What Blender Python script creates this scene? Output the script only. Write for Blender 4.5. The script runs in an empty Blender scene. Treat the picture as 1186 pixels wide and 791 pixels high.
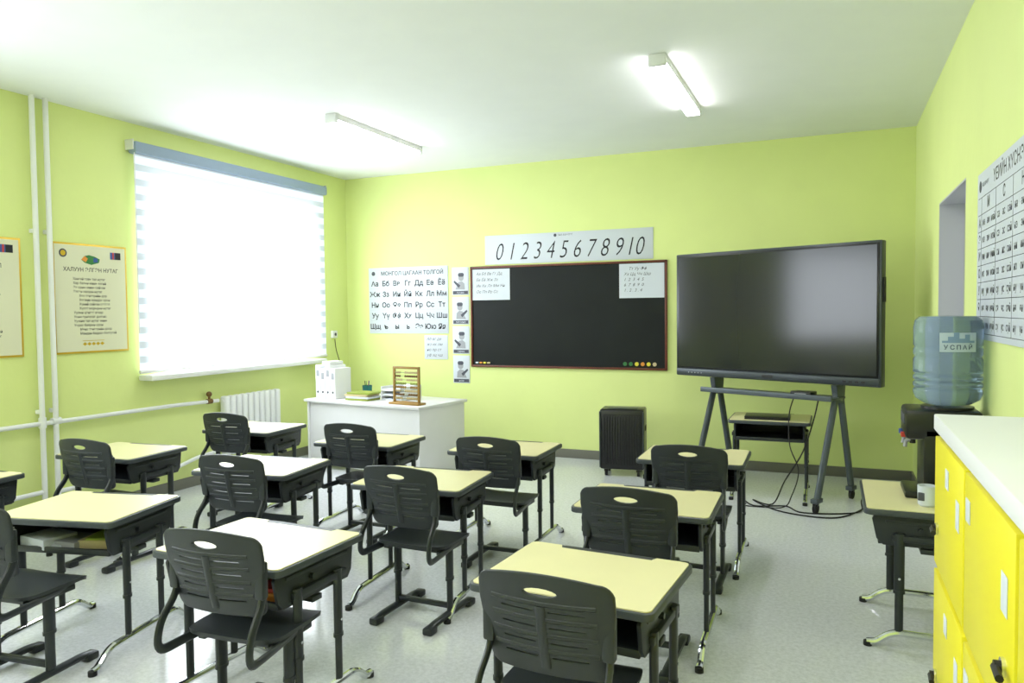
import bpy, bmesh, math, random
from mathutils import Matrix, Vector
random.seed(4)
XL,XR,YB,YF,H=-5.687,.7172,8.0212,-2.0,3.3476
sc=bpy.context.scene
COL=sc.collection
# ---------------------------------------------------------------- materials
def lin(c):
    return tuple((v/12.92 if v<=.04045 else ((v+.055)/1.055)**2.4) for v in [q/255 for q in c])+(1,)
def mat(name,c,rough=.5,metal=0,spec=.5,var=0,vscale=8,bump=0,bscale=60,emit=0,emc=None,trans=0,ior=1.45,coat=0):
    m=bpy.data.materials.new(name); m.use_nodes=True
    nt=m.node_tree; b=nt.nodes['Principled BSDF']
    col=lin(c)
    b.inputs['Base Color'].default_value=col
    b.inputs['Roughness'].default_value=rough
    b.inputs['Metallic'].default_value=metal
    b.inputs['Specular IOR Level'].default_value=spec
    b.inputs['IOR'].default_value=ior
    b.inputs['Transmission Weight'].default_value=trans
    b.inputs['Coat Weight'].default_value=coat
    if emit:
        b.inputs['Emission Color'].default_value=lin(emc or c); b.inputs['Emission Strength'].default_value=emit
    tc=nt.nodes.new('ShaderNodeTexCoord')
    if var:
        n=nt.nodes.new('ShaderNodeTexNoise'); n.inputs['Scale'].default_value=vscale; n.inputs['Detail'].default_value=4
        r=nt.nodes.new('ShaderNodeValToRGB')
        r.color_ramp.elements[0].position=.3; r.color_ramp.elements[1].position=.7
        r.color_ramp.elements[0].color=tuple(max(0,v*(1-var)) for v in col[:3])+(1,)
        r.color_ramp.elements[1].color=tuple(min(1,v*(1+var)) for v in col[:3])+(1,)
        nt.links.new(tc.outputs['Object'],n.inputs['Vector']); nt.links.new(n.outputs['Fac'],r.inputs['Fac'])
        nt.links.new(r.outputs['Color'],b.inputs['Base Color'])
    if bump:
        n=nt.nodes.new('ShaderNodeTexNoise'); n.inputs['Scale'].default_value=bscale; n.inputs['Detail'].default_value=3
        bp=nt.nodes.new('ShaderNodeBump'); bp.inputs['Strength'].default_value=bump; bp.inputs['Distance'].default_value=.01
        nt.links.new(tc.outputs['Object'],n.inputs['Vector']); nt.links.new(n.outputs['Fac'],bp.inputs['Height'])
        nt.links.new(bp.outputs['Normal'],b.inputs['Normal'])
    return m
M={}
M['wall']=mat('wall_paint',(219,231,150),.55,var=.02,vscale=2,bump=.15,bscale=14,spec=.3)
M['ceil']=mat('ceiling_paint',(234,238,237),.8,var=.012,vscale=3,bump=.15,bscale=5,spec=.2)
M['base']=mat('baseboard_vinyl',(106,106,96),.5)
M['white']=mat('white_paint',(230,232,234),.4)
M['whiteg']=mat('white_laminate',(228,228,230),.3,var=.01)
M['plas']=mat('dark_plastic',(35,40,43),.4,bump=.12,bscale=400,var=.05,vscale=20)
M['rim']=mat('desk_rim_plastic',(58,64,68),.4)
M['dmet']=mat('dark_steel',(35,40,44),.35,spec=.5)
M['top']=mat('desk_laminate',(225,218,168),.33,var=.02,vscale=6,spec=.5)
M['chrome']=mat('chrome',(215,218,220),.12,metal=1)
M['rubber']=mat('rubber',(22,22,24),.7)
M['black']=mat('black_plastic',(14,15,17),.3)
M['blackm']=mat('black_matte',(19,19,21),.6)
M['screen']=mat('screen_glass',(30,33,34),.13,spec=.6)
M['tvframe']=mat('screen_bezel',(60,66,70),.35,metal=.4)
M['stand']=mat('stand_steel',(78,86,92),.4,metal=.3)
M['board']=mat('chalkboard_surface',(20,24,24),.5,var=.15,vscale=2.5,spec=.22)
M['wood']=mat('board_frame_wood',(96,42,24),.4,var=.2,vscale=12)
M['abwood']=mat('abacus_wood',(150,116,52),.45,var=.1,vscale=12)
M['paper']=mat('paper',(202,209,218),.6)
M['cream']=mat('poster_paper',(218,218,190),.5)
M['gold']=mat('gold_frame',(206,170,40),.35,metal=.3)
M['ink']=mat('ink',(12,14,26),.6)
M['inkg']=mat('ink_grey',(72,76,84),.6)
M['grey']=mat('card_grey',(152,154,160),.6)
M['jamb']=mat('door_jamb',(182,184,192),.6)
M['dgrey']=mat('card_dark',(68,70,80),.6)
M['red']=mat('red',(180,50,40),.5); M['blue']=mat('blue',(50,80,150),.5); M['green']=mat('green',(50,120,60),.5)
M['orange']=mat('orange',(220,140,50),.5); M['yel']=mat('yellow_magnet',(225,210,60),.4)
M['teal']=mat('teal_plastic',(24,100,100),.4); M['ygreen']=mat('book_green',(140,155,60),.5)
M['lock']=mat('locker_yellow',(226,215,30),.4)
M['beige']=mat('beige',(196,180,136),.6)
M['brown']=mat('valve_brown',(110,80,34),.5)
M['headrail']=mat('blind_headrail',(142,160,184),.6)
M['lamp']=mat('lamp_diffuser',(255,255,255),.4,emit=32,emc=(255,252,255))
M['jar']=mat('water_bottle_plastic',(158,180,200),.1,trans=.72,ior=1.2,spec=.6)
M['water']=mat('bottle_label',(172,188,204),.3)
M['lav']=mat('label_navy',(40,52,92),.4)
M['hill']=mat('label_hill_blue',(110,136,170),.4)
M['glass']=mat('window_glass',(235,245,250),.05,trans=1)
# floor
m=mat('floor_vinyl',(212,215,215),.15,spec=.5); nt=m.node_tree; b=nt.nodes['Principled BSDF']
tc=nt.nodes.new('ShaderNodeTexCoord')
n=nt.nodes.new('ShaderNodeTexNoise'); n.inputs['Scale'].default_value=45; n.inputs['Detail'].default_value=6; n.inputs['Roughness'].default_value=.75
r=nt.nodes.new('ShaderNodeValToRGB'); r.color_ramp.elements[0].position=.34; r.color_ramp.elements[1].position=.6
r.color_ramp.elements[0].color=lin((190,194,198)); r.color_ramp.elements[1].color=lin((214,217,222))
nt.links.new(tc.outputs['Object'],n.inputs['Vector']); nt.links.new(n.outputs['Fac'],r.inputs['Fac']); nt.links.new(r.outputs['Color'],b.inputs['Base Color'])
M['floor']=m
# blind fabric: alternating sheer/solid bands, emission painted in as daylight glow, fading past the opening
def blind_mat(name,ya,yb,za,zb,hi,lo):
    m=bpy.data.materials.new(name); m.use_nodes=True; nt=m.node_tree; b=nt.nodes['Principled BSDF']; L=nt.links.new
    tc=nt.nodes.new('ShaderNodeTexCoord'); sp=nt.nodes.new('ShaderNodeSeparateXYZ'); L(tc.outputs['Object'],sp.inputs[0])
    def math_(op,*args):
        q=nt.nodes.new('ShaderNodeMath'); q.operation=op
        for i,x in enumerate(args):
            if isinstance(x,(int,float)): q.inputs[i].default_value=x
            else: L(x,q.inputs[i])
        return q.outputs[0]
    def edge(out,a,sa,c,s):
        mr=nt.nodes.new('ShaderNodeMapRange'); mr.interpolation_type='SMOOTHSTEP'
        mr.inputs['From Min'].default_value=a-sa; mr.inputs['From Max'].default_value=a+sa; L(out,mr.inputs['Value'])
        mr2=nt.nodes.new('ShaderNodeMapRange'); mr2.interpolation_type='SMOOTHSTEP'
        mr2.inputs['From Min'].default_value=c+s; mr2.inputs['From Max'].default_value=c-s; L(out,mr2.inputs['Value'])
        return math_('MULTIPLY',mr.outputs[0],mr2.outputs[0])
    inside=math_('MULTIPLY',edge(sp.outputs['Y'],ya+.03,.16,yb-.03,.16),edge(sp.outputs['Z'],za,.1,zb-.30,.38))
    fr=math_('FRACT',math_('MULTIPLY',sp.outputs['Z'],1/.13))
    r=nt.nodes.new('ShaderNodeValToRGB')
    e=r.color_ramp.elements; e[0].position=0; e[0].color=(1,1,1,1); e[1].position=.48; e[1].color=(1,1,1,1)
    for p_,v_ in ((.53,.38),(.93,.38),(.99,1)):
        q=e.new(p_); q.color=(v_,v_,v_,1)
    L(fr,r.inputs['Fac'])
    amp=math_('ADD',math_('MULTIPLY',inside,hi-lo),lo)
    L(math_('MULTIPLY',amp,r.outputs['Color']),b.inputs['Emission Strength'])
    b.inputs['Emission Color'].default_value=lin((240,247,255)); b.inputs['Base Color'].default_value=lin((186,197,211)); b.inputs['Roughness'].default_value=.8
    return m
# ---------------------------------------------------------------- mesh builder
class MB:
    def __init__(s): s.bm=bmesh.new(); s.mats=[]
    def add(s,bm,mt,T=None):
        if mt not in s.mats: s.mats.append(mt)
        i=s.mats.index(mt)
        if T is not None: bm.transform(T)
        for f in bm.faces: f.material_index=i
        me=bpy.data.meshes.new('t'); bm.to_mesh(me); bm.free(); s.bm.from_mesh(me); bpy.data.meshes.remove(me)
    def addmesh(s,me,mt,T=None):
        bm=bmesh.new(); bm.from_mesh(me); s.add(bm,mt,T)
    def box(s,a,b,mt,bev=0,T=None,seg=2):
        bm=bmesh.new(); bmesh.ops.create_cube(bm,size=1)
        a=Vector(a);b=Vector(b)
        for v in bm.verts: v.co=Vector(((a[i]+b[i])/2+v.co[i]*abs(b[i]-a[i]) for i in range(3)))
        if bev: bmesh.ops.bevel(bm,geom=bm.edges[:],offset=bev,segments=seg,profile=.5,affect='EDGES')
        s.add(bm,mt,T)
    def cyl(s,p0,p1,r,mt,n=16,r2=None,T=None):
        p0=Vector(p0);p1=Vector(p1);d=p1-p0
        bm=bmesh.new(); bmesh.ops.create_cone(bm,cap_ends=True,segments=n,radius1=r,radius2=r if r2 is None else r2,depth=d.length)
        q=d.to_track_quat('Z','Y').to_matrix().to_4x4()
        bm.transform(Matrix.Translation((p0+p1)/2)@q); s.add(bm,mt,T)
    def sph(s,c,r,mt,sc_=(1,1,1),n=12,T=None):
        bm=bmesh.new(); bmesh.ops.create_uvsphere(bm,u_segments=n,v_segments=max(6,n//2+2),radius=r)
        bm.transform(Matrix.Translation(c)@Matrix.Diagonal((*sc_,1))); s.add(bm,mt,T)
    def tube(s,pts,r,mt,n=10,flat=1.0,T=None,up=(1,0,0)):
        P=[Vector(p) for p in pts]; bm=bmesh.new(); rings=[]
        for i,p in enumerate(P):
            d=(P[min(i+1,len(P)-1)]-P[max(i-1,0)]).normalized()
            u=Vector(up); u=(u-d*u.dot(d))
            if u.length<1e-3: u=Vector((0,1,0)); u=u-d*u.dot(d)
            u.normalize(); w=d.cross(u)
            rings.append([bm.verts.new(p+u*r*math.cos(2*math.pi*k/n)+w*r*flat*math.sin(2*math.pi*k/n)) for k in range(n)])
        for a,b in zip(rings,rings[1:]):
            for k in range(n): bm.faces.new((a[k],a[(k+1)%n],b[(k+1)%n],b[k]))
        bm.faces.new(rings[0][::-1]); bm.faces.new(rings[-1])
        s.add(bm,mt,T)
    def lathe(s,prof,mt,n=32,T=None):
        bm=bmesh.new(); rings=[]
        for r,z in prof:
            rings.append([bm.verts.new((r*math.cos(2*math.pi*k/n),r*math.sin(2*math.pi*k/n),z)) for k in range(n)])
        for a,b in zip(rings,rings[1:]):
            for k in range(n): bm.faces.new((a[k],a[(k+1)%n],b[(k+1)%n],b[k]))
        if prof[0][0]>1e-4: bm.faces.new(rings[0][::-1])
        if prof[-1][0]>1e-4: bm.faces.new(rings[-1])
        bmesh.ops.remove_doubles(bm,verts=bm.verts[:],dist=1e-6)
        s.add(bm,mt,T)
    def arc(s,r,a0,a1,z0,z1,mt,n=16):
        bm=bmesh.new(); A=[];B=[]
        for k in range(n+1):
            a=math.radians(a0+(a1-a0)*k/n); A.append(bm.verts.new((r*math.cos(a),r*math.sin(a),z0))); B.append(bm.verts.new((r*math.cos(a),r*math.sin(a),z1)))
        for k in range(n): bm.faces.new((A[k],A[k+1],B[k+1],B[k]))
        s.add(bm,mt)
    def prism(s,poly,t0,t1,mt,T=None,bev=0):
        bm=bmesh.new(); vs=[bm.verts.new((x,y,t0)) for x,y in poly]; f=bm.faces.new(vs)
        e=bmesh.ops.extrude_face_region(bm,geom=[f])
        for v in e['geom']:
            if isinstance(v,bmesh.types.BMVert): v.co.z=t1
        bmesh.ops.recalc_face_normals(bm,faces=bm.faces[:])
        if bev: bmesh.ops.bevel(bm,geom=[ed for ed in bm.edges if abs(ed.verts[0].co.z-ed.verts[1].co.z)<1e-6],offset=bev,segments=2,profile=.5,affect='EDGES')
        s.add(bm,mt,T)
    def text(s,st,x,y,size,mt,align='LEFT',z=.001,shear=0,T=None,bold=0,sx=1):
        cu=bpy.data.curves.new('t','FONT'); cu.body=st; cu.size=size; cu.align_x=align; cu.align_y='CENTER'; cu.shear=shear; cu.offset=bold; cu.resolution_u=3
        ob=bpy.data.objects.new('t',cu); COL.objects.link(ob)
        dg=bpy.context.evaluated_depsgraph_get(); me=bpy.data.meshes.new_from_object(ob.evaluated_get(dg))
        TT=Matrix.Translation((x,y,z))@Matrix.Diagonal((sx,1,1,1))
        if T is not None: TT=T@TT
        s.addmesh(me,mt,TT); bpy.data.objects.remove(ob); bpy.data.curves.remove(cu); bpy.data.meshes.remove(me)
    def obj(s,name,loc=(0,0,0),rot=0,mtx=None,ang=35,parent=None):
        me=bpy.data.meshes.new(name); s.bm.to_mesh(me); s.bm.free()
        for q in s.mats: me.materials.append(M[q])
        for p in me.polygons: p.use_smooth=True
        me.set_sharp_from_angle(angle=math.radians(ang))
        return place(name,me,loc,rot,mtx,parent)
def place(name,me,loc=(0,0,0),rot=0,mtx=None,parent=None):
    o=bpy.data.objects.new(name,me); COL.objects.link(o)
    o.matrix_world=mtx if mtx is not None else Matrix.Translation(loc)@Matrix.Rotation(rot,4,'Z')
    if parent: o.parent=parent
    return o
def rpath(pts,r=.05,n=5):
    P=[Vector(p) for p in pts]; out=[P[0]]
    for i in range(1,len(P)-1):
        a=(P[i-1]-P[i]);b=(P[i+1]-P[i]); rr=min(r,a.length*.49,b.length*.49)
        A=P[i]+a.normalized()*rr;B=P[i]+b.normalized()*rr
        for k in range(n+1):
            t=k/n; out.append(A*(1-t)**2+P[i]*2*t*(1-t)+B*t*t)
    out.append(P[-1]); return out
def rrect(w,h,r,n=5,cx=0,cy=0,rr=None):
    rs=rr or (r,r,r,r); o=[]
    for (sx,sy,a0,q) in ((1,1,0,rs[0]),(-1,1,90,rs[1]),(-1,-1,180,rs[2]),(1,-1,270,rs[3])):
        for k in range(n+1):
            a=math.radians(a0+90*k/n); o.append((cx+sx*(w/2-q)+q*math.cos(a),cy+sy*(h/2-q)+q*math.sin(a)))
    return o
def fillcurve(loops,ext,bev):
    cu=bpy.data.curves.new('t','CURVE'); cu.dimensions='2D'; cu.fill_mode='BOTH'; cu.extrude=ext; cu.bevel_depth=bev; cu.bevel_resolution=1
    for L in loops:
        sp=cu.splines.new('POLY'); sp.points.add(len(L)-1); sp.use_cyclic_u=True
        for p,q in zip(sp.points,L): p.co=(q[0],q[1],0,1)
    ob=bpy.data.objects.new('t',cu); COL.objects.link(ob); dg=bpy.context.evaluated_depsgraph_get()
    me=bpy.data.meshes.new_from_object(ob.evaluated_get(dg)); bpy.data.objects.remove(ob); bpy.data.curves.remove(cu)
    bm=bmesh.new(); bm.from_mesh(me); bpy.data.meshes.remove(me); bmesh.ops.remove_doubles(bm,verts=bm.verts[:],dist=1e-5); return bm
# wall frames: local x right, y up, z out of wall
def onleft(y,z,off=.002): return Matrix(((0,0,1,XL+off),(1,0,0,y),(0,1,0,z),(0,0,0,1)))
def onback(x,z,off=.002): return Matrix(((1,0,0,x),(0,0,-1,YB-off),(0,1,0,z),(0,0,0,1)))
def onright(y,z,off=.002): return Matrix(((0,0,-1,XR-off),(-1,0,0,y),(0,1,0,z),(0,0,0,1)))
# ---------------------------------------------------------------- room
W=.25
b=MB(); b.box((XL-W,YF-W,-.1),(XR+W,YB+W,0),'floor'); b.obj('floor')
b=MB(); b.box((XL-W,YF-W,H),(XR+W,YB+W,H+.1),'ceil'); b.obj('ceiling')
b=MB(); b.box((XL-W,YB,0),(XR+W,YB+W,H),'wall'); b.obj('wall_back')
b=MB(); b.box((XL-W,YF-W,0),(XR+W,YF,H),'wall'); b.obj('wall_front')
def wallholes(name,x0,x1,holes):
    b=MB(); y=YF
    for (a,c,z0,z1) in holes:
        b.box((x0,y,0),(x1,a,H),'wall')
        if z0>0: b.box((x0,a,0),(x1,c,z0),'wall')
        b.box((x0,a,z1),(x1,c,H),'wall'); y=c
    b.box((x0,y,0),(x1,YB,H),'wall'); b.obj(name)
WIN=[(.45,2.75),(4.98,7.3)]
wallholes('wall_left',XL-W,XL,[(a,c,1.16,3.0) for a,c in WIN])
DY0,DY1,DZ=5.12,6.31,2.41
wallholes('wall_right',XR,XR+W,[(DY0,DY1,0,DZ)])
for i,(a,c) in enumerate(WIN):
    b=MB(); x=XL-.16
    for (p,q) in (((x,a,1.16),(x+.06,a+.07,3.0)),((x,c-.07,1.16),(x+.06,c,3.0)),((x,a+.07,1.16),(x+.06,c-.07,1.23)),((x,a+.07,2.93),(x+.06,c-.07,3.0)),((x,(a+c)/2-.04,1.23),(x+.06,(a+c)/2+.04,2.93))): b.box(p,q,'white',.008)
    b.box((x+.025,a+.07,1.23),(x+.03,c-.07,2.93),'glass')
    b.obj('window_%d'%(i+1))
    b=MB(); b.box((XL,a-.13,1.075),(XL+.17,c+.06,1.125),'white',.012); b.obj('window_sill')
    M['blind']=blind_mat('blind_fabric_emissive',a,c,1.05,3.0,9.0,.52)
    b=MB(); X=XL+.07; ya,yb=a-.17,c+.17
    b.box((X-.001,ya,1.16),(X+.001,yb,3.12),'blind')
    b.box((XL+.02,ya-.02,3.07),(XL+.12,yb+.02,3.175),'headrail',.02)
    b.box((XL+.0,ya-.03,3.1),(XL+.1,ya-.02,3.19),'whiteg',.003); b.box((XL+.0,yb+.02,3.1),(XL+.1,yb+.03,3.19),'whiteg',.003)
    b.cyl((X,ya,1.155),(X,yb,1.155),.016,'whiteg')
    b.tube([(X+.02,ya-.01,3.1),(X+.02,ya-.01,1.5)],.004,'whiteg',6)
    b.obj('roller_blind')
# door
b=MB(); b.box((XR+.17,DY0+.002,0),(XR+.21,DY1-.002,DZ-.002),'whiteg',.003)
for z0,z1 in ((.2,1.0),(1.15,2.2)): b.box((XR+.16,DY0+.18,z0),(XR+.17,DY1-.18,z1),'whiteg',.004)
b.cyl((XR+.15,DY0+.1,1.02),(XR+.17,DY0+.1,1.02),.02,'chrome'); b.tube([(XR+.14,DY0+.1,1.02),(XR+.14,DY0+.22,1.02)],.009,'chrome',8)
b.obj('door_1')
b=MB()
b.box((XR,DY1-.012,0),(XR+.16,DY1-.001,DZ-.001),'jamb'); b.box((XR,DY0+.001,0),(XR+.16,DY0+.012,DZ-.001),'jamb'); b.box((XR,DY0+.012,DZ-.012),(XR+.16,DY1-.012,DZ-.001),'jamb'); b.obj('trim_1')
# baseboards
b=MB(); b.box((XL,YB-.015,0),(XR,YB,.1),'base',.004); b.obj('baseboard_back')
b=MB(); b.box((XL,YF,0),(XL+.015,YB-.015,.1),'base',.004); b.obj('baseboard_left')
b=MB(); b.box((XR-.015,YF,0),(XR,DY0,.1),'base',.004); b.box((XR-.015,DY1,0),(XR,YB-.015,.1),'base',.004); b.obj('baseboard_right')
# ceiling battens: white steel housing with a shallow glowing diffuser underneath
def batten():
    b=MB(); b.box((-.055,-.72,-.052),(.055,.72,0),'white',.004); b.box((-.054,-.69,-.072),(.054,.69,-.050),'lamp',.006)
    b.box((-.058,-.735,-.076),(.058,-.69,0),'white',.008); b.box((-.058,.69,-.076),(.058,.735,0),'white',.008)
    return b
b=batten(); o=b.obj('ceiling_light',(-3.92,6.06,H)); lme=o.data
for p in ((-1.075,5.75),(-3.92,1.1),(-1.075,1.6),(-3.9,-.9),(-1.075,-.7),(-2.5,.4)): place('ceiling_light',lme,(p[0],p[1],H))  # first is in view, the others unseen; last three added as fill light
# ---------------------------------------------------------------- student desk
def mkdesk(content=None,f0=-.37,f1=.35):
    b=MB(); w,d,z=.685,.555,.687
    b.prism(rrect(w,d,.035,4),z-.032,z-.004,'rim',bev=.005)
    pts=rrect(w-.026,d-.026,.024,4)
    hw=.2; far=d/2-.013
    i=5
    poly=pts[:i]+[(hw,far),(hw-.012,far-.032),(-hw+.012,far-.032),(-hw,far)]+pts[i:]
    b.prism(poly,z-.01,z,'top')
    b.box((-hw+.015,far-.028,z-.008),(hw-.015,far+.004,z-.0015),'plas')
    zb=z-.185
    b.box((-.28,-.2,zb),(.28,.22,zb+.012),'plas',.004)
    side=[(-.225,z-.032),(-.24,z-.06),(-.22,zb+.03),(-.19,zb),(.21,zb),(.235,zb+.03),(.25,z-.032)]
    for sx in (-1,1):
        T=Matrix(((0,0,1,sx*.285-.008),(1,0,0,0),(0,1,0,0),(0,0,0,1)))
        b.prism(side,0,.016,'plas',T,bev=.003)
        b.box((sx*.293,-.18,z-.075),(sx*.300,.2,z-.06),'plas',.002)
        b.cyl((sx*.29,-.03,z-.10),(sx*.312,-.03,z-.10),.012,'plas',10)
    b.box((-.28,.215,zb),(.28,.232,z-.032),'plas',.004)
    b.box((-.28,-.212,zb),(.28,-.196,zb+.03),'plas',.004)
    b.box((-.3,-.03,zb-.028),(.3,.03,zb-.004),'dmet',.004)
    for sx in (-1,1):
        x=sx*.30
        b.box((x-.02,-.15,z-.16),(x+.012 if sx>0 else x+.02,.18,z-.13),'dmet',.004)
        for y in (-.12,.13):
            b.tube([(x,y,.28),(x,y,z-.12)],.0235,'dmet',12,.66,up=(0,1,0))
            b.tube([(x,y,.075),(x,y,.30)],.019,'dmet',12,.66,up=(0,1,0))
            b.tube([(x,y,.275),(x,y,.29)],.0265,'plas',12,.68,up=(0,1,0))
            b.cyl((x+sx*.012,y,.35),(x+sx*.019,y,.35),.006,'chrome',8)
        foot=rpath([(x,f0,.018),(x,f0+.04,.022),(x,f0+.11,.08),(x,f1-.11,.08),(x,f1-.04,.022),(x,f1,.018)],.06,5)
        b.tube(foot,.017,'chrome',10)
        for y in (f0+.005,f1-.005): b.cyl((x,y,.0),(x,y,.022),.02,'rubber',12)
    if content:
        for (x0,y0,x1,y1,h,mt,a) in content:
            T=Matrix.Translation(((x0+x1)/2,(y0+y1)/2,zb+.012))@Matrix.Rotation(a,4,'Z')
            b.box((-(x1-x0)/2,-(y1-y0)/2,0),((x1-x0)/2,(y1-y0)/2,h),mt,.003,T)
    return b
R=math.radians
o=mkdesk().obj('student_desk',(-.84,2.63,0),R(-4)); dme=o.data
for (x,y,a) in [(-.855,3.79,1),(-.84,5.08,1),(-2.2,3.83,4),(-2.15,4.92,1),(-3.37,3.80,6),(-3.27,4.88,1),(-4.93,2.8,2),(-4.70,3.86,4),(-4.58,5.08,3),(-.5,7.08,0)]:
    place('student_desk',dme,(x,y,0),R(a))
mkdesk(None,-.26,.24).obj('student_desk',(.425,4.32,0),R(-90))
mkdesk([(-.2,-.18,.05,.02,.02,'paper',.1),(-.16,-.17,.08,.0,.035,'grey',-.15),(.05,-.15,.22,.05,.04,'beige',.1),(.08,-.14,.2,.03,.05,'ygreen',.2),(-.25,-.19,-.05,-.02,.05,'paper',-.3)]).obj('student_desk',(-3.49,2.66,0),R(12))
mkdesk([(-.22,-.17,0,.03,.04,'paper',.1),(.08,-.18,.24,.02,.035,'orange',.1),(.12,-.17,.22,.02,.05,'red',.2),(.0,-.16,.1,.03,.06,'beige',-.2)]).obj('student_desk',(-2.24,2.50,0),R(-2))
# ---------------------------------------------------------------- student chair
def mkchair():
    b=MB()
    w=.44; z0,z1=.535,.865
    def outline():
        P=[]
        n=10
        for k in range(n+1):
            t=1-2*k/n; P.append((t*(w/2-.045),z1-.018*t*t))
        for k in range(1,6):
            a=R(90+90*k/6); P.append((-(w/2-.045)+.045*math.cos(a),z1-.018-.045+.045*math.sin(a)))
        P.append((-w/2,z1-.10)); P.append((-w/2+.022,z0+.04))
        for k in range(0,6):
            a=R(180+90*k/5); P.append((-(w/2-.062)+.04*math.cos(a),z0+.04+.04*math.sin(a)))
        left=[p for p in P[n+1:]]
        right=[(-p[0],p[1]) for p in left][::-1]
        return P[:n+1]+left+right
    loops=[outline()]
    hh=[]
    for k in range(9):
        a=R(180*k/8); hh.append((.06*math.cos(a),z1-.054+.018*math.sin(a)))
    for k in range(1,8):
        a=R(180+180*k/8); hh.append((.06*math.cos(a),z1-.054+.018*math.sin(a)))
    loops.append(hh)
    for zc in (.752,.700,.648,.597):
        for sx in (-1,1):
            loops.append(rrect(.12,.011,.005,2,sx*.08,zc))
    bm=fillcurve(loops,.004,.004)
    for i in range(-6,7):
        g=bm.verts[:]+bm.edges[:]+bm.faces[:]
        bmesh.ops.bisect_plane(bm,geom=g,plane_co=(i*.034,0,0),plane_no=(1,0,0))
    for zz in (.57,.62,.67,.72,.78,.83):
        g=bm.verts[:]+bm.edges[:]+bm.faces[:]
        bmesh.ops.bisect_plane(bm,geom=g,plane_co=(0,zz,0),plane_no=(0,1,0))
    def by(x,z): return .75*x*x-.22*(z-.53)+.35*(z-.7)**2+.03
    for v in bm.verts:
        x,z,t=v.co; v.co=(x,by(x,z)-t,z)
    b.add(bm,'plas')
    b.tube([(0,by(0,z)-.010,z) for z in (.56,.6,.65,.7,.77)],.016,'plas',8,.35,up=(1,0,0))
    for zc in (.726,.674,.622,.777):
        b.tube([(x,by(x,zc)-.007,zc) for x in (-.17,-.12,-.06,0,.06,.12,.17)],.009,'plas',6,.6,up=(0,0,1))
    # seat with rounded corners and waterfall front edge
    ws,ds=.42,.40
    bm=bmesh.new()
    nx,ny=14,14
    grid=[[None]*(ny+1) for _ in range(nx+1)]
    def sq(u,v):
        return u*(1-.13*abs(v)**5)*ws/2, .25+v*(1-.13*abs(u)**5)*ds/2
    def sz(x,y):
        e=max(0,(y-.36)/.09); bk=max(0,(.14-y)/.09)
        return .433-.026*e*e+.012*bk*bk+.12*x*x-.006
    for i in range(nx+1):
        for j in range(ny+1):
            x,y=sq(-1+2*i/nx,-1+2*j/ny); grid[i][j]=bm.verts.new((x,y,sz(x,y)))
    top=[]; bot=[[None]*(ny+1) for _ in range(nx+1)]
    for i in range(nx+1):
        for j in range(ny+1):
            c=grid[i][j].co; k=1 if 0<i<nx and 0<j<ny else .985
            bot[i][j]=bm.verts.new((c.x*k,.25+(c.y-.25)*k,c.z-.018))
    for i in range(nx):
        for j in range(ny):
            bm.faces.new((grid[i][j],grid[i+1][j],grid[i+1][j+1],grid[i][j+1]))
            bm.faces.new((bot[i][j],bot[i][j+1],bot[i+1][j+1],bot[i+1][j]))
    ring=[(i,0) for i in range(nx)]+[(nx,j) for j in range(ny)]+[(i,ny) for i in range(nx,0,-1)]+[(0,j) for j in range(ny,0,-1)]
    for p,q in zip(ring,ring[1:]+ring[:1]):
        bm.faces.new((grid[q[0]][q[1]],grid[p[0]][p[1]],bot[p[0]][p[1]],bot[q[0]][q[1]]))
    bmesh.ops.recalc_face_normals(bm,faces=bm.faces[:])
    b.add(bm,'plas')
    b.box((-.17,.10,.395),(.17,.13,.42),'dmet',.004); b.box((-.17,.34,.385),(.17,.37,.41),'dmet',.004)
    for sx in (-1,1):
        x=sx*.198
        P=rpath([(sx*.165,.36,.395),(x,.12,.395),(x+sx*.012,-.06,.39),(x+sx*.01,-.045,.50),(x,.045,.60),(x-sx*.004,.035,.755)],.06,6)
        b.tube(P,.018,'dmet',10,.55,up=(0,1,.3))
        b.box((x-.02,.015,.61),(x+.02,.052,.75),'plas',.01)
        c=sx*.165
        b.box((c-.018,.12,.375),(c+.018,.36,.40),'dmet',.005)
        b.tube([(c,.23,.22),(c,.23,.39)],.030,'dmet',12,.58,up=(0,1,0))
        b.tube([(c,.23,.05),(c,.23,.24)],.025,'dmet',12,.58,up=(0,1,0))
        b.tube([(c,.23,.215),(c,.23,.23)],.033,'plas',12,.62,up=(0,1,0))
        b.tube(rpath([(c,.0,.022),(c,.06,.034),(c,.4,.034),(c,.46,.022)],.04,4),.022,'dmet',10,.8,up=(1,0,0))
        for y in (.02,.44): b.box((c-.028,y-.035,0),(c+.028,y+.035,.038),'plas',.01)
    b.box((-.165,.215,.06),(.165,.245,.085),'dmet',.004)
    return b
o=mkchair().obj('student_chair',(-.80,2.10,0),R(-2)); cme=o.data
for (x,y,a) in [(-.84,3.27,-1),(-.77,4.43,0),(-2.06,3.32,-2),(-2.11,2.09,3),(-2.01,4.30,0),(-3.40,2.02,6),(-3.13,3.26,3),(-3.20,4.50,0),(-4.45,3.36,2),(-4.52,4.66,2),(-4.88,2.3,0)]:
    place('student_chair',cme,(x,y,0),R(a))
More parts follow.
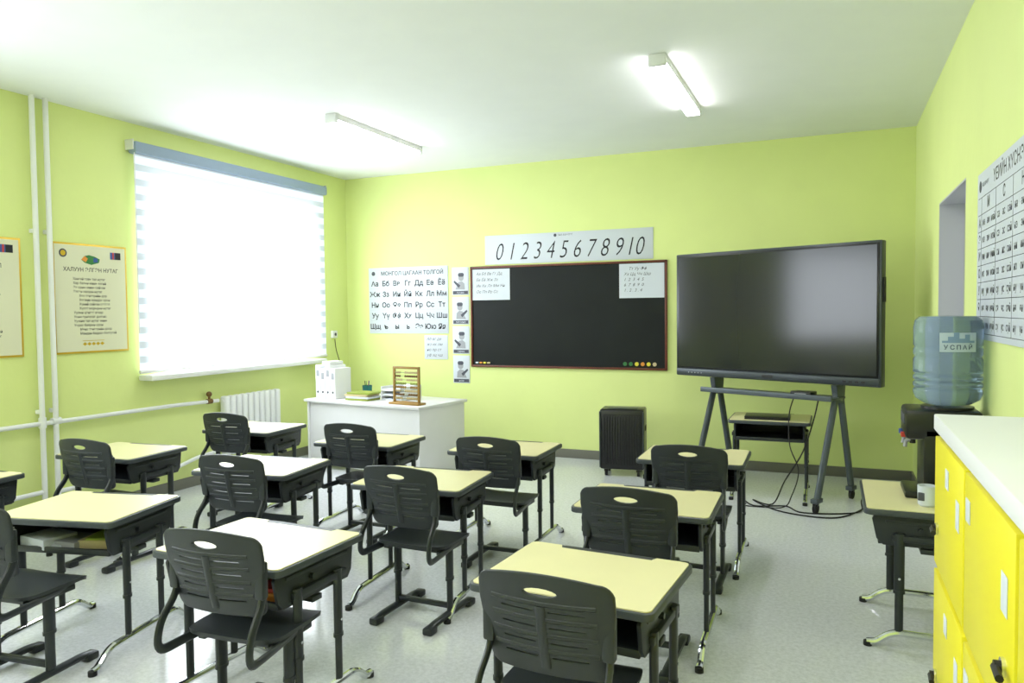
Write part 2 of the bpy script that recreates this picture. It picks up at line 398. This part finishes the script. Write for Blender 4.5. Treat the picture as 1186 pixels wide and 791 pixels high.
# ---------------------------------------------------------------- interactive display on stand
TL=Vector((-1.40,7.40,0)); TR=Vector((.36,6.60,0)); u=(TR-TL).normalized(); ang=math.atan2(u.y,u.x); c=(TL+TR)/2; tw=(TR-TL).length
TT=Matrix.Translation((c.x,c.y,0))@Matrix.Rotation(ang,4,'Z')
b=MB(); hw=tw/2; z0,z1=1.02,2.19
b.box((-hw,0,z0),(hw,.085,z1),'tvframe',.01)
b.box((-hw+.018,-.006,z0+.075),(hw-.018,.0,z1-.018),'black',.002)
b.box((-hw+.035,-.008,z0+.09),(hw-.035,-.0055,z1-.035),'screen')
b.box((-hw+.01,-.012,z0+.008),(hw-.01,.0,z0+.07),'tvframe',.005)
b.box((-.05,-.014,z0+.025),(.05,-.012,z0+.05),'blackm')
for i in range(5): b.cyl((-hw+.15+.035*i,-.014,z0+.035),(-hw+.15+.035*i,-.011,z0+.035),.005,'grey',8)
for i in range(4): b.box((hw-.3+.05*i,-.014,z0+.028),(hw-.27+.05*i,-.011,z0+.044),'black')
b.box((hw,.02,1.7),(hw+.012,.06,1.9),'blackm',.004)
b.box((-.6,.085,1.15),(.6,.12,2.0),'blackm',.01)
tv=b.obj('interactive_display',mtx=TT)
b=MB()
for sx in (-1,1):
    x=sx*.58
    b.box((x-.03,.122,1.0),(x+.03,.16,2.0),'stand',.005)
    b.prism([(.02,1.015),(.19,1.015),(.17,.86),(.06,.86)],-.025,.025,'stand',Matrix(((0,0,1,x),(1,0,0,0),(0,1,0,0),(0,0,0,1))),bev=.003)
    b.tube([(x,.09,.99),(x,-.27,.10)],.036,'stand',12,.7,up=(0,1,0)); b.tube([(x,.13,.99),(x,.37,.10)],.036,'stand',12,.7,up=(0,1,0))
    b.box((x-.03,-.33,.08),(x+.03,-.22,.12),'stand',.008); b.box((x-.03,.32,.08),(x+.03,.42,.12),'stand',.008)
    for y in (-.29,.38):
        b.cyl((x-.012,y,.04),(x+.012,y,.04),.04,'rubber',16); b.box((x-.02,y-.02,.06),(x+.02,y+.02,.085),'black',.004)
b.box((-.62,-.10,.895),(.62,.16,.915),'stand',.006); b.box((-.62,-.115,.89),(.62,-.10,.935),'stand',.004)
b.obj('display_stand',mtx=TT)
b=MB(); b.box((-.09,-.06,0),(.09,.06,.035),'black',.006); b.box((-.05,-.065,.01),(.05,-.06,.02),'grey'); b.obj('set_top_box',mtx=TT@Matrix.Translation((.33,.0,.9165)))
b=MB(); b.box((-.19,-.13,0),(.19,.13,.014),'blackm',.005); b.box((-.19,-.13,.016),(.19,.13,.026),'black',.004); b.cyl((-.15,.128,.015),(.15,.128,.015),.007,'black',8)
b.obj('laptop',(-.52,7.0,.688),.03)
def cable(name,pts,r=.006):
    b=MB(); P=[Vector(p) for p in pts]; out=[]
    for i in range(len(P)-1):
        p0=P[max(i-1,0)];p1=P[i];p2=P[i+1];p3=P[min(i+2,len(P)-1)]
        for k in range(6):
            t=k/6; out.append(.5*((2*p1)+(-p0+p2)*t+(2*p0-5*p1+4*p2-p3)*t*t+(-p0+3*p1-3*p2+p3)*t**3))
    out.append(P[-1]); b.tube(out,r,'blackm',6,up=(0,0,1)); b.obj(name)
cable('power_cable',[(-.1,6.93,.89),(-.14,6.9,.7),(-.22,6.72,.45),(-.36,6.7,.2),(-.45,6.6,.02),(-.62,6.75,.007),(-.4,6.45,.007),(-.1,6.35,.007),(.1,6.45,.007),(.3,6.9,.007),(.5,7.5,.007),(.6,7.9,.007)])
cable('power_cable',[(-.75,6.9,.007),(-.6,6.55,.007),(-.35,6.62,.007),(-.2,6.45,.007),(0.2,6.62,.007),(.25,7.1,.007),(.42,7.7,.007)])
cable('power_cable',[(-.3,6.96,.89),(-.33,6.75,.75),(-.32,6.7,.5),(-.25,6.68,.3),(-.3,6.62,.1),(-.38,6.55,.007),(-.7,6.52,.007)],.005)
# ---------------------------------------------------------------- chalkboard etc.
b=MB(); w,h=2.32,1.18
b.box((-w/2+.02,-h/2+.02,.0),(w/2-.02,h/2-.02,.016),'board')
for p,q in (((-w/2,-h/2,0),(w/2,-h/2+.024,.03)),((-w/2,h/2-.024,0),(w/2,h/2,.03)),((-w/2,-h/2,0),(-w/2+.024,h/2,.03)),((w/2-.024,-h/2,0),(w/2,h/2,.03))): b.box(p,q,'wood',.004)
for i,mt in enumerate(['green','green','yel','orange','yel','beige']): b.cyl((w/2-.46+.065*i,-h/2+.065,.016),(w/2-.46+.065*i,-h/2+.065,.026),.021,mt,16)
for i,mt in enumerate(['paper','orange','yel','beige']): b.box((-w/2+.06+.05*i,-h/2+.04,.016),(-w/2+.095+.05*i,-h/2+.06,.03),mt,.004)
for (cx,cy,pw,ph,sd,nr) in ((-.895,.375,.48,.36,1,4),(.885,.375,.49,.37,2,5)):
    b.box((cx-pw/2,cy-ph/2,.017),(cx+pw/2,cy+ph/2,.019),'paper')
    rows=["Аа Бб Вв Гг Дд","Ее Ёё Жж Зз","Ии Кк Лл Мм Нн","Оо Пп Рр Сс","а б в г д"] if sd==1 else ["    Тт Уу Фф","Хх Цц Чч Шш","1  2  3  4  5","6  7  8  9  0","1 . 2 . 3 . 4"]
    for i in range(nr):
        b.text(rows[i],cx-pw/2+.05,cy+ph/2-.055-i*(ph-.08)/nr,.046,'ink',z=.0195,shear=.3)
b.obj('chalkboard',mtx=onback(-2.77,1.60))
b=MB(); w,h=1.98,.335
b.box((-w/2,-h/2,0),(w/2,h/2,.006),'paper',.001)
for i,s_ in enumerate(['0','1','2','3','4','5','6','7','8','9','10']):
    b.text(s_,-.82+.158*i+(.02 if i==10 else 0),-.035,.285,'ink','CENTER',z=.0065,shear=.3,sx=.72,bold=-.003)
b.cyl((-.12,.135,.006),(-.12,.135,.007),.018,'dgrey',16); b.text('ЗӨВ БИЧЛЭГ',-.09,.135,.028,'inkg',z=.0068)
b.obj('number_banner',mtx=onback(-2.75,2.375))
b=MB(); w,h=1.12,.815
b.box((-w/2,-h/2,0),(w/2,h/2,.006),'paper',.001)
b.text('МОНГОЛ ЦАГААН ТОЛГОЙ',.06,h/2-.075,.066,'ink','CENTER',z=.0065,bold=.0012)
b.cyl((-w/2+.07,h/2-.07,.006),(-w/2+.07,h/2-.07,.007),.026,'inkg',16)
rows=["Аа Бб Вв Гг Дд Ее Ёё","Жж Зз Ии Йй Кк Лл Мм","Нн Оо Өө Пп Рр Сс Тт","Уу Үү Фф Хх Цц Чч Шш","Щщ ъ ы ь Ээ Юю Яя"]
for i,rw in enumerate(rows):
    for j,s in enumerate(rw.split()):
        x=-w/2+.09+j*.157; y=h/2-.2-i*.133
        b.text(s,x,y,.086,'ink','CENTER',z=.0065,bold=.0022)
        b.box((x-.07,y-.058,.006),(x+.07,y-.0568,.0064),'grey')
b.obj('alphabet_chart',mtx=onback(-4.795,1.81))
b=MB(); b.box((-.16,-.145,0),(.16,.145,.004),'paper',.001)
for i in range(4): b.text(['Аб вг де','жз ик лм','но пр ст','уф хц чш'][i],-.13,.1-.065*i,.05,'inkg',z=.0045,shear=.3)
b.obj('handwriting_sheet',mtx=onback(-4.41,1.235))
b=MB()
for i in range(4):
    y=.525-.35*i
    b.box((-.11,y-.165,0),(.11,y+.165,.005),'paper',.001)
    b.box((-.10,y-.155,.005),(.10,y-.115,.0058),'dgrey')
    b.text(['сууна','зогсоно','гараа','ном'][i],0,y-.135,.035,'paper','CENTER',z=.0062)
    sgn=1 if i%2 else -1
    b.prism([(sgn*p[0],p[1]) for p in ((-.06,y-.10),(-.055,y-.03),(-.02,y+.0),(.03,y-.01),(.05,y-.06),(.07,y-.1))][::sgn],.005,.0058,'grey')
    b.prism(rrect(.07,.085,.033,5,-sgn*.01,y+.045),.0058,.0064,'grey')
    b.prism(rrect(.078,.045,.02,4,-sgn*.01,y+.075),.0064,.007,'dgrey')
    b.prism([(sgn*p[0],p[1]) for p in ((.0,y-.05),(.08,y+.01),(.09,y-.01),(.02,y-.08))][::-sgn],.0058,.0066,'dgrey')
b.obj('picture_card_strip',mtx=onback(-4.07,1.50))
def poster(w,h,seed,title,lines):
    b=MB(); b.box((-w/2,-h/2,0),(w/2,h/2,.012),'gold',.002); b.box((-w/2+.016,-h/2+.016,.012),(w/2-.016,h/2-.016,.013),'cream')
    b.cyl((-w/2+.09,h/2-.085,.013),(-w/2+.09,h/2-.085,.0145),.034,'dgrey',20); b.cyl((-w/2+.09,h/2-.085,.0145),(-w/2+.09,h/2-.085,.015),.022,'gold',20)
    b.prism([(-.09,h/2-.13),(-.06,h/2-.10),(-.02,h/2-.09),(.03,h/2-.10),(.08,h/2-.12),(.07,h/2-.15),(.0,h/2-.17),(-.06,h/2-.155)],.013,.0142,'green'); b.prism([(-.09,h/2-.13),(-.06,h/2-.10),(-.03,h/2-.12),(-.05,h/2-.15)],.0142,.0146,'orange')
    b.prism([(.02,h/2-.11),(.06,h/2-.115),(.06,h/2-.145),(.02,h/2-.15)],.0142,.0146,'blue')
    b.box((w/2-.16,h/2-.115,.013),(w/2-.115,h/2-.055,.0145),'blue'); b.box((w/2-.115,h/2-.115,.013),(w/2-.06,h/2-.055,.0145),'ink'); b.box((w/2-.14,h/2-.115,.0145),(w/2-.125,h/2-.055,.015),'red')
    b.text(title,0,h/2-.215,.044,'ink','CENTER',z=.0135,bold=.0006)
    for i,l in enumerate(lines): b.text(l,-.17+(.05 if (i//4)%2 else 0),h/2-.29-i*.0345,.028,'ink',z=.0135,bold=.0003)
    for i in range(5): b.prism([(-.1+.04*i,-h/2+.075),(-.08+.04*i,-h/2+.09),(-.06+.04*i,-h/2+.075),(-.08+.04*i,-h/2+.06)],.013,.014,'gold')
    b.box((-.1,-h/2+.1,.013),(.1,-h/2+.104,.014),'gold')
    return b
lines=["Хангай говь тал нутаг","Хар багын минь өлгий","Эх орны минь сайхан","Элгэн халуун нутаг","Хөх тэнгэрийн дор","Хөгжин мандах орон","Хүний сайхан сэтгэл","Хүлэг морьдын нутаг","Уулын цэнгэг агаар","Усны тунгалаг долгио","Уужим тал нутаг минь","Учрах баярын орон","Мөнх тэнгэрийн доор","Мандан бадрах болтугай"]
poster(.68,.90,1,'ХАЛУУН ЭЛГЭН НУТАГ',lines).obj('framed_poem_poster',mtx=onleft(4.41,1.80))
poster(.68,.90,2,'ТӨРИЙН ДУУЛАЛ',lines[::-1]).obj('framed_poem_poster',mtx=onleft(3.48,1.80))
# right wall syllable chart
b=MB(); w,h=2.0,.86
b.box((-w/2,-h/2,0),(w/2,h/2,.006),'paper',.001)
b.text('ҮЕИЙН ХҮСНЭГТ',-w/2+.42,h/2-.07,.085,'ink','LEFT',z=.0065,bold=.0006)
b.cyl((-w/2+.08,h/2-.07,.006),(-w/2+.08,h/2-.07,.007),.03,'inkg',16); b.text('ЗӨВ БИЧЛЭГ',-w/2+.12,h/2-.07,.03,'inkg',z=.0066)
cons=['М','С','Н','Л','Р']; vow=['а','э','и','о','у','ө','ү']
cw=(w-.16)/5
for j in range(6): b.box((-w/2+.12+j*cw-.002,-h/2+.03,.006),(-w/2+.12+j*cw+.002,h/2-.13,.0066),'inkg')
ch=(h-.16)/8
for i in range(9):
    y=h/2-.13-i*ch; b.box((-w/2+.03,y-.0015,.006),(w/2-.04,y+.0015,.0066),'inkg')
for j,cn in enumerate(cons):
    b.text(cn,-w/2+.12+(j+.5)*cw,h/2-.13-.5*ch,.075,'ink','CENTER',z=.0067,bold=.001)
    for i,vw in enumerate(vow):
        for k,t_ in enumerate((cn.lower()+vw,vw+cn.lower(),cn.lower()+vw+'й')):
            b.text(t_,-w/2+.12+(j+.17+.33*k)*cw,h/2-.13-(i+1.5)*ch,.052,'ink','CENTER',z=.0067,bold=.0003)
for i,vw in enumerate(vow): b.text(vw.upper(),-w/2+.075,h/2-.13-(i+1.5)*ch,.065,'ink','CENTER',z=.0067,bold=.001)
b.obj('syllable_chart',mtx=onright(3.67,1.915))
# ---------------------------------------------------------------- heating
b=MB()
for i in range(10):
    y=5.76+.083*i
    b.box((XL+.045,y,.24),(XL+.125,y+.07,.84),'white',.02,seg=3)
b.cyl((XL+.085,5.75,.30),(XL+.085,6.58,.30),.02,'white'); b.cyl((XL+.085,5.75,.79),(XL+.085,6.58,.79),.02,'white')
for y in (5.9,6.4): b.box((XL,y-.01,.6),(XL+.05,y+.01,.63),'white')
b.obj('radiator')
b=MB(); px=XL+.05
b.cyl((px,3.92,0),(px,3.92,H),.02,'white'); b.cyl((px,4.03,0),(px,4.03,H),.02,'white')
b.tube([(px,3.0,.83),(px,5.2,.815),(px,5.74,.80)],.018,'white',10,up=(0,0,1))
b.tube([(px,3.0,.29),(px,3.9,.29)],.018,'white',10,up=(0,0,1)); b.tube([(px,4.03,.27),(px,5.0,.25),(px,5.2,.23),(px,5.45,.28),(px,5.74,.30)],.018,'white',10,up=(0,0,1))
b.cyl((px,4.03-.035,.83),(px,4.03+.035,.83),.028,'white'); b.cyl((px,3.92,.79),(px,3.92,.87),.028,'white')
for z in (.9,2.3): b.box((XL,3.9,z),(px,3.94,z+.03),'white'); b.box((XL,4.01,z),(px,4.05,z+.03),'white')
T=Matrix.Translation((px,5.62,.805))
b.cyl((0,0,0),(0,0,.05),.012,'brown',T=T); b.sph((0,0,.07),.028,'brown',T=T); b.cyl((0,-.03,0),(0,.03,0),.025,'brown',T=T)
b.obj('heating_pipes')
b=MB(); b.box((-.045,-.045,0),(.045,.045,.04),'white',.008); b.cyl((0,0,.04),(0,0,.042),.02,'dgrey'); b.obj('wall_socket',mtx=onleft(7.70,1.40))
cable('socket_cable',[(XL+.03,7.70,1.34),(XL+.035,7.72,1.2),(XL+.06,7.78,1.0),(XL+.1,7.8,.85),(XL+.1,7.82,.6)],.005)
# ---------------------------------------------------------------- teacher desk
A=Vector((-5.25,6.57,0)); B=Vector((-3.67,6.31,0)); ta=math.atan2(B.y-A.y,B.x-A.x)
TD=Matrix.Translation(A)@Matrix.Rotation(ta,4,'Z')
b=MB()
b.box((0,0,.71),(1.6,.8,.738),'whiteg',.003)
b.box((.02,.03,0),(.045,.77,.71),'whiteg',.002); b.box((1.555,.03,0),(1.58,.77,.71),'whiteg',.002)
b.box((.045,.05,.04),(1.555,.07,.71),'whiteg',.002)
b.box((1.1,.07,.05),(1.555,.72,.71),'whiteg',.002)
for i in range(3): b.box((1.11,.72,.07+.21*i),(1.545,.738,.27+.21*i),'whiteg',.003); b.cyl((1.3,.738,.19+.21*i),(1.3,.755,.19+.21*i),.012,'chrome')
b.obj('teacher_desk',mtx=TD)
tz=.739
b=MB()
for i in range(4):
    x=i*.075; hgt=.36-.03*(i%2)+.0
    b.box((x,0,0),(x+.07,.24,hgt),'white',.006); b.box((x+.015,-.002,hgt-.12),(x+.055,.0,hgt-.05),'grey'); b.cyl((x+.035,-.003,.07),(x+.035,.0,.07),.012,'dgrey')
b.box((.08,.02,.36),(.2,.22,.40),'white',.006)
b.obj('document_binders',mtx=TD@Matrix.Translation((.06,.12,tz)))
b=MB(); b.lathe([(.0,0),(.05,0),(.055,.12),(.05,.12),(.045,.01),(0,.01)],'teal',20)
for i in range(4): b.cyl((.01*math.cos(i*1.7),.01*math.sin(i*1.7),.02),(.03*math.cos(i*1.7),.03*math.sin(i*1.7),.17),.004,['blue','red','black','green'][i],8)
b.obj('pencil_cup',mtx=TD@Matrix.Translation((.44,.52,tz)))
b=MB()
for i,(mt,dx) in enumerate([('ygreen',0),('paper',.01),('beige',-.01),('ygreen',.02)]): b.box((dx,0,.022*i),(.3+dx,.21,.022*i+.02),mt,.002)
b.obj('book_stack',mtx=TD@Matrix.Translation((.50,.12,tz))@Matrix.Rotation(.06,4,'Z'))
b=MB(); b.box((0,0,0),(.34,.012,.03),'abwood',.003,); b.box((-.02,-.06,0),(.36,.07,.02),'abwood',.004)
b.box((0,-.012,.02),(.022,.012,.37),'abwood',.003); b.box((.318,-.012,.02),(.34,.012,.37),'abwood',.003); b.box((0,-.012,.355),(.34,.012,.38),'abwood',.003)
for r_ in range(8):
    z=.06+.037*r_; b.cyl((.02,0,z),(.32,0,z),.003,'chrome',6)
    k=random.randint(3,7)
    for j in range(10):
        x=.035+.024*j if j<k else .30-.024*(9-j)
        b.sph((x,0,z),.0125,['beige','brown','beige','abwood','ygreen','beige','brown','beige'][r_],(.8,1,1),8)
b.obj('abacus',mtx=TD@Matrix.Translation((1.16,.14,tz)))
# stacked white paper trays
b=MB()
for k in range(3):
    z=.05*k
    b.box((0,0,z),(.27,.34,z+.006),'white',.002); b.box((0,0,z),(.008,.34,z+.045),'white',.002); b.box((.262,0,z),(.27,.34,z+.045),'white',.002); b.box((0,.332,z),(.27,.34,z+.045),'white',.002)
    b.box((.02,.01,z+.007),(.25,.32,z+.018),'paper',.001)
b.obj('paper_tray',mtx=TD@Matrix.Translation((.84,.30,tz)))
# ---------------------------------------------------------------- portable speaker
b=MB(); w,d,h=.44,.32,.60
b.box((-w/2,-d/2,.07),(w/2,d/2,.07+h),'black',.02)
b.box((-w/2+.03,-d/2-.006,.12),(w/2-.03,-d/2,h+.02),'blackm',.004)
for i in range(14): b.box((-w/2+.045+i*.0265,-d/2-.012,.13),(-w/2+.052+i*.0265,-d/2-.005,h+.01),'black',.001)
for sx in (-1,1):
    b.tube([(sx*(w/2-.006),-d/2-.004,.09),(sx*(w/2-.006),-d/2-.004,.65)],.009,'tvframe',8)
    b.box((sx*(w/2+.003)-.004,-.06,.45),(sx*(w/2+.003)+.004,.06,.5),'blackm',.003)
    for y in (-.11,.11): b.cyl((sx*.16-.012,y,.035),(sx*.16+.012,y,.035),.035,'rubber'); b.box((sx*.16-.02,y-.02,.045),(sx*.16+.02,y+.02,.075),'black')
b.box((-.15,-.1,.67),(.15,.1,.675),'tvframe',.002)
b.obj('portable_speaker',(-1.94,7.42,0),R(8))
# ---------------------------------------------------------------- water dispenser on the side desk (faces -x)
b=MB()
b.box((-.12,-.15,0),(.14,.15,.36),'black',.015); b.box((-.2,-.15,.30),(.14,.15,.45),'black',.02); b.box((-.2,-.14,0),(-.1,.14,.035),'black',.01)
for y in (-.06,.06):
    b.cyl((-.16,y,.27),(-.16,y,.31),.014,'blackm'); b.box((-.215,y-.012,.30),(-.19,y+.012,.325),['red','blue'][y>0],.003); b.tube([(-.16,y,.29),(-.19,y,.28),(-.195,y,.25)],.01,'grey',8,up=(0,1,0))
b.box((-.203,-.1,.37),(-.199,.1,.42),'dgrey'); b.cyl((-.0,0,.45),(-.0,0,.462),.12,'black',32)
b.obj('water_dispenser',(.545,4.40,.687))
b=MB()
pr=[(.06,0),(.11,.012),(.145,.035),(.157,.065)]
for k in range(3):
    z=.08+.035*k; pr+=[(.157,z),(.148,z+.01),(.157,z+.02)]
pr+=[(.157,.235),(.15,.25),(.157,.265),(.157,.29),(.15,.30),(.157,.31),(.157,.40),(.151,.435),(.13,.455),(.0,.46)]
b.lathe(pr,'jar',40)
b.arc(.1585,-110,-48,.28,.375,'water')
T=Matrix.Translation((0,0,.302))
for k in range(5):
    a=math.radians(-100+k*10); R_=Matrix.Rotation(a,4,'Z')@Matrix(((0,0,1,.1592),(1,0,0,0),(0,1,0,0),(0,0,0,1)))
    b.text('УСПАЙ'[k],0,0,.030,'lav','CENTER',z=.0005,T=T@R_,bold=.0006)
for k in range(6):
    a0=-106+k*9; b.arc(.1593,a0,a0+9,.325,.336+.010*((k*2)%5),'hill',3)
b.obj('water_bottle',(.545,4.40,1.151),0)
b=MB(); b.lathe([(0,0),(.032,0),(.04,.01),(.042,.10),(.038,.10),(.036,.012),(0,.012)],'paper',28)
b.tube([(.04,0,.08),(.065,0,.075),(.07,0,.05),(.06,0,.03),(.04,0,.025)],.006,'paper',8,up=(0,1,0))
b.box((-.03,-.043,.03),(.0,-.036,.07),'dgrey',.003)
b.obj('mug',(.43,4.12,.688),R(-20))
# ---------------------------------------------------------------- lockers
b=MB(); x0,x1=.28,.70; y0,y1=.36,2.45; zt=1.345
b.box((x0+.012,y0,.06),(x1,y1,zt-.045),'white',.003); b.box((x0-.008,y0-.01,zt-.045),(x1+.005,y1+.01,zt),'white',.004)
b.box((x0+.04,y0+.03,0),(x1-.03,y1-.03,.06),'dgrey')
nC=4; cwid=(y1-y0)/nC; rows=[(.09,.49),(.51,.905),(.925,1.285)]
for c_ in range(nC):
    ya=y1-(c_+1)*cwid+.012; yb=y1-c_*cwid-.012
    for (za,zb) in rows:
        b.box((x0-.006,ya,za),(x0+.012,yb,zb),'lock',.003)
        hy=yb-.07 if c_%2==0 else ya+.07
        b.cyl((x0-.012,hy,za+.11),(x0-.006,hy,za+.11),.017,'chrome',16); b.tube([(x0-.02,hy,za+.11),(x0-.022,hy-.05,za+.11)],.007,'blackm',8,up=(0,0,1)); b.cyl((x0-.022,hy,za+.11),(x0-.012,hy,za+.11),.011,'blackm',12)
        ly=yb-.05 if c_%2 else (ya+yb)/2
        b.box((x0-.0085,ly-.025,zb-.10),(x0-.006,ly+.025,zb-.05),'paper',.001)
        b.box((x0-.0078,ya+.05,zb-.16),(x0-.006,ya+.10,zb-.09),'paper',.001)
b.obj('locker_cabinet')
# ---------------------------------------------------------------- light, world, camera
w=bpy.data.worlds.new('World'); sc.world=w; w.use_nodes=True
w.node_tree.nodes['Background'].inputs[0].default_value=(.8,.9,1,1); w.node_tree.nodes['Background'].inputs[1].default_value=1.0
cam=bpy.data.cameras.new('camera'); co=bpy.data.objects.new('camera',cam); COL.objects.link(co); sc.camera=co
f,a,p,r=871.26,.4023,.0389,-.0106
cam.sensor_width=36; cam.lens=f/1186*36; cam.clip_start=.05
F=Vector((-math.sin(a)*math.cos(p),math.cos(a)*math.cos(p),-math.sin(p))); R0=Vector((math.cos(a),math.sin(a),0)); U0=R0.cross(F)
Rr=math.cos(r)*R0+math.sin(r)*U0; U=-math.sin(r)*R0+math.cos(r)*U0
m4=Matrix(((Rr.x,U.x,-F.x,0),(Rr.y,U.y,-F.y,0),(Rr.z,U.z,-F.z,1.65),(0,0,0,1))); co.matrix_world=m4
sc.view_settings.view_transform='Standard'; sc.view_settings.look='None'; sc.view_settings.exposure=0.38; sc.view_settings.gamma=1.04
